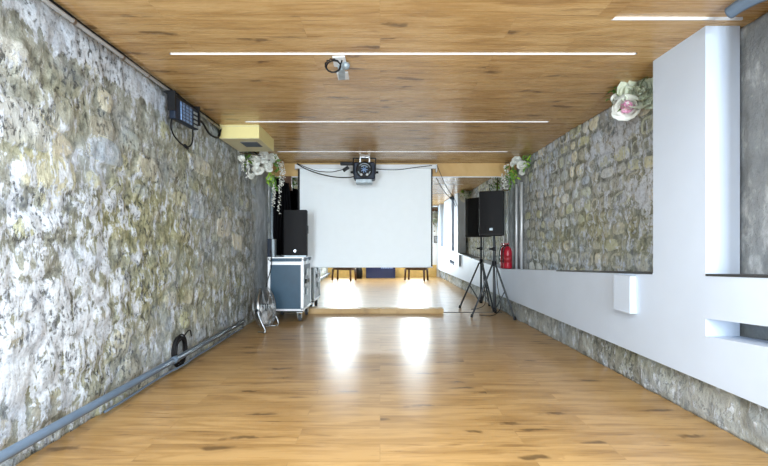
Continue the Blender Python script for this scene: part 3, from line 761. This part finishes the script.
# ---------------------------------------------------------------- floor fan
fa = math.radians(-3)
t = thing('floor_fan', 'silver round floor fan in a wire cage beside the flight case', 'fan', (-1.545, 5.36, 0), 0)
Fc = Vector((0, 0, .30)); ax = Vector((math.cos(fa), math.sin(fa), .12)).normalized()      # facing the room
Q = ax.to_track_quat('Z', 'Y').to_matrix().to_4x4(); Q.translation = Fc
R_ = .26
bm = B()
for s_, in ((-1,), (1,)):
    for r, z in ((R_, .05), (.225, .075), (.18, .09), (.135, .10), (.09, .105), (.05, .107)):
        tube(bm, [Q @ Vector((r*math.cos(2*PI*k/32), r*math.sin(2*PI*k/32), s_*z)) for k in range(32)], .0028, 5, True)
    for k in range(28):
        a = 2*PI*k/28
        tube(bm, [Q @ Vector((r*math.cos(a), r*math.sin(a), s_*z)) for r, z in ((R_, .05), (.225, .075), (.18, .09), (.135, .10), (.04, .107))], .0016, 4)
obj('guard', bm, M['steel'], t, smooth=True)
obj('drum_band', lathe(B(), [(R_-.004, -.02), (R_, -.02), (R_, .02), (R_-.004, .02), (R_-.004, -.02)], Q, 40), M['steel'], t, smooth=True)
bm = B()
for k in range(5):
    a0 = 2*PI*k/5; vs = []
    for i in range(6):
        a = a0+i*.16; tw = (i-2.5)*.014
        vs.append([bm.verts.new(Q @ Vector((r*math.cos(a), r*math.sin(a), tw))) for r in (.05, .12, .19, .232)])
    for a, b in zip(vs, vs[1:]):
        for j in range(3): bm.faces.new((a[j], a[j+1], b[j+1], b[j]))
o = obj('blades', bm, M['alu'], t, smooth=True); q_ = o.modifiers.new('s', 'SOLIDIFY'); q_.thickness = .003
obj('motor', lathe(B(), [(.05, -.08), (.055, -.02), (.055, .03), (.03, .05), (0, .05)], Q, 20), M['rubber'], t, smooth=True)
obj('hub_badge', lathe(B(), [(.04, .108), (.04, .113), (0, .114)], Q, 20), M['alu'], t)
side = Q.to_3x3() @ Vector((1, 0, 0)); side.z = 0; side.normalize()
f2 = Vector((ax.x, ax.y, 0)).normalized()
for s_ in (-1, 1):
    p = Fc+side*s_*(R_+.015)
    obj('leg', tube(B(), spline([p+Vector((0, 0, .0)), p+f2*.04+Vector((0, 0, -.12)), p+f2*.10+Vector((0, 0, -.25)), p+f2*.09+Vector((0, 0, -.287)), p-side*s_*.05+f2*.08+Vector((0, 0, -.289)), p-side*s_*.08-f2*.02+Vector((0, 0, -.289))]), .0085, 8), M['steel'], t, smooth=True)
    obj('pivot_knob', tube(B(), [p, p+side*s_*.03], .02, 10), M['black'], t)

# ---------------------------------------------------------------- loudspeaker on tripod
SXY = (at(494, 300, 6.31).x, 6.31)
t = thing('speaker_stand', 'black tripod speaker stand before the mirror, carrying a loudspeaker', 'speaker stand', (SXY[0], SXY[1], 0), 0)
obj('pole', tube(B(), [(0, 0, .10), (0, 0, .86)], .019, 12), M['rubber'], t, smooth=True)
obj('upper_pole', tube(B(), [(0, 0, .86), (0, 0, 1.272)], .0165, 12), M['rubber'], t, smooth=True)
obj('collar', tube(B(), [(0, 0, .80), (0, 0, .88)], .032, 14), M['black'], t, smooth=False)
obj('height_collar', tube(B(), [(0, 0, 1.04), (0, 0, 1.10)], .028, 14), M['black'], t)
obj('knob', tube(B(), [(-.02, 0, 1.07), (-.075, -.01, 1.07)], .016, 10), M['black'], t)
obj('lower_collar', tube(B(), [(0, 0, .10), (0, 0, .15)], .028, 14), M['black'], t)
for a in (math.radians(190), math.radians(-52), math.radians(70)):
    u = Vector((math.cos(a), math.sin(a), 0))
    foot = u*.37
    L_ = obj('leg', tube(B(), [u*.03+Vector((0, 0, .82)), foot+Vector((0, 0, .02))], .0145, 10), M['rubber'], t, smooth=True)
    obj('rubber_foot', tube(B(), [foot-u*.006+Vector((0, 0, .055)), foot+u*.004+Vector((0, 0, .004))], [.019, .021], 10), M['black'], L_)
    obj('brace', tube(B(), [u*.025+Vector((0, 0, .125)), u*.20+Vector((0, 0, .42))], .009, 8), M['rubber'], t, smooth=True)
t = thing('loudspeaker', 'black loudspeaker raised on the tripod stand by the mirror', 'loudspeaker', (SXY[0]-.02, SXY[1], 1.275), math.radians(-22))
speaker_cab(t, .37, .69, .40)
obj('badge', bx(-.025, .025, -.226, -.216, .08, .118), M['greyblue'], t, bevel=.003)
cab([Vector((SXY[0]+.03, SXY[1]+.05, 1.265)), Vector((SXY[0]+.04, SXY[1]+.03, .9)), Vector((SXY[0]+.05, SXY[1]-.02, .5)), Vector((SXY[0]+.09, SXY[1]-.05, .2)), Vector((SXY[0]+.06, SXY[1]+.0, .07)),
     Vector((SXY[0]-.05, SXY[1]+.03, .012)), Vector((SXY[0]-.2, SXY[1]+.12, .008))], .006, 'black speaker cable hanging down the tripod stand to the floor')

# fire extinguisher on the sill
ez = sill(6.62)+.006
t = thing('fire_extinguisher', 'small red fire extinguisher standing on the white ledge by the mirror', 'fire extinguisher', (2.118, 6.635, ez))
obj('cylinder', lathe(B(), [(.05, 0), (.068, .006), (.07, .02), (.07, .28), (.062, .325), (.035, .36), (.02, .37), (.018, .375)]), M['red'], t, smooth=True)
obj('valve', lathe(B(), [(.02, .365), (.022, .39), (.012, .40), (.012, .415)], seg=12), M['black'], t)
bm = B(); box(bm, -.07, .015, -.012, .012, .405, .418); box(bm, -.06, .01, -.010, .010, .385, .393)
obj('handle', bm, M['red'], t)
obj('hose', tube(B(), spline([(-.015, 0, .385), (-.05, -.01, .37), (-.078, -.015, .29), (-.082, -.015, .18), (-.080, -.015, .10)]), .009, 8), M['black'], t, smooth=True)
obj('label', lathe(B(), [(.0706, .10), (.0712, .10), (.0712, .22), (.0706, .22)], seg=28), simple('dark_red_label', (.35, .02, .03), .4), t, smooth=True)
# pipes in the recess corner
for i, (x, D, lab) in enumerate(((516.5, 6.50, 'glossy pale vertical pipe in the recess, nearest the mirror'), (521.5, 6.28, 'glossy pale vertical pipe in the recess, second from the mirror'))):
    X = (x-380)*D/F
    tag(obj('vertical_pipe', tube(B(), [(X, D, sill(D)-.002), (X, D, 2.12)], .018, 12), M['alu'], smooth=True), lab, 'pipe', 'pale pipes in the recess')

# box fitted on the white wall
t = thing('wall_box', 'white rectangular cover box on the white wall below the recess', 'cover box', (XP, 3.277, .595))
obj('housing', bx(-.052, .0, -.111, .111, 0, .290), M['white'], t, bevel=.003)
obj('base_flange', bx(-.056, .0, -.115, .115, -.004, .004), M['white'], t)

# ---------------------------------------------------------------- behind the camera, seen in the mirror
def low_table(x, y, w, d, lab):
    t = thing('low_stool', lab, 'stool', (x, y, 0), .5, 'low wooden stools seen in the mirror')
    out = [(w/2*math.copysign(abs(math.cos(a))**.6, math.cos(a)), d/2*math.copysign(abs(math.sin(a))**.6, math.sin(a))) for a in [2*PI*k/28 for k in range(28)]]
    obj('seat', prism(B(), out, 'z', .395, .45), M['darkwood'], t, bevel=.01)
    obj('apron', prism(B(), [(p[0]*.86, p[1]*.8) for p in out], 'z', .335, .395), M['darkwood'], t)
    for sx in (-1, 1):
        for sy in (-1, 1): obj('leg', tube(B(), [(sx*w*.38, sy*d*.33, .36), (sx*w*.40, sy*d*.36, 0)], [.036, .028], 10), M['darkwood'], t, smooth=True)
low_table(-1.16, .55, .88, .42, 'dark brown low stool, reflected in the mirror under the screen, left of the blue crate')
low_table(1.17, .55, .84, .42, 'dark brown low stool, reflected in the mirror under the screen, right of the blue crate')
t = thing('storage_crate', 'navy blue crate with pale print, reflected below the screen', 'crate', (.02, -.42, 0))
obj('body', bx(-.5, .5, -.2, .2, 0, .50), M['bluebox'], t, bevel=.01)
bm = B()
for k in range(7): box(bm, .02+k*.058, .062+k*.058, .2, .203, .33, .39)
obj('print', bm, M['palemark'], t)
obj('lid', bx(-.51, .51, -.21, .21, .50, .54), M['bluebox'], t)
t = thing('black_bag', 'black bag on the floor, reflected beside the blue crate', 'bag', (-.72, -.12, 0))
obj('body', lathe(B(), [(.10, 0), (.13, .03), (.13, .25), (.10, .36), (.03, .40)]), M['black'], t, smooth=True)
obj('handle', tube(B(), spline([(-.06, 0, .37), (-.05, 0, .46), (.05, 0, .46), (.06, 0, .37)]), .01), M['black'], t, smooth=True)
# things on the back wall, seen at the right edge of the screen
t = thing('picture', 'small black-framed picture on the wall, reflected right of the screen', 'picture', (2.02-.03, BACK, 1.23))
obj('frame', bx(-.08, .08, 0, .02, -.02, .22), M['black'], t); obj('print', bx(-.06, .06, .02, .023, 0, .2), M['picture'], t)
tag(obj('hanging_shelf', bx(1.80, 2.02, BACK, BACK+.2, 2.32, 2.42), M['darkwood']), 'dark brown shelf board high on the wall, reflected right of the screen', 'shelf')
t = thing('dried_wreath', 'cream and brown flower cluster reflected right of the screen', 'flowers')
for k in range(9):
    obj('blossom', blossom((rnd.uniform(1.86, 1.98), BACK+.10, rnd.uniform(1.75, 2.25)), (0, 1, 0), .075, rnd), M['cream'] if k % 2 else M['petal'], t, smooth=True)
bm = B(); leaves(bm, (1.92, BACK+.09, 2.0), 20, (.04, .02, .15), .09, rnd)
obj('leaves', bm, M['stem'], t)
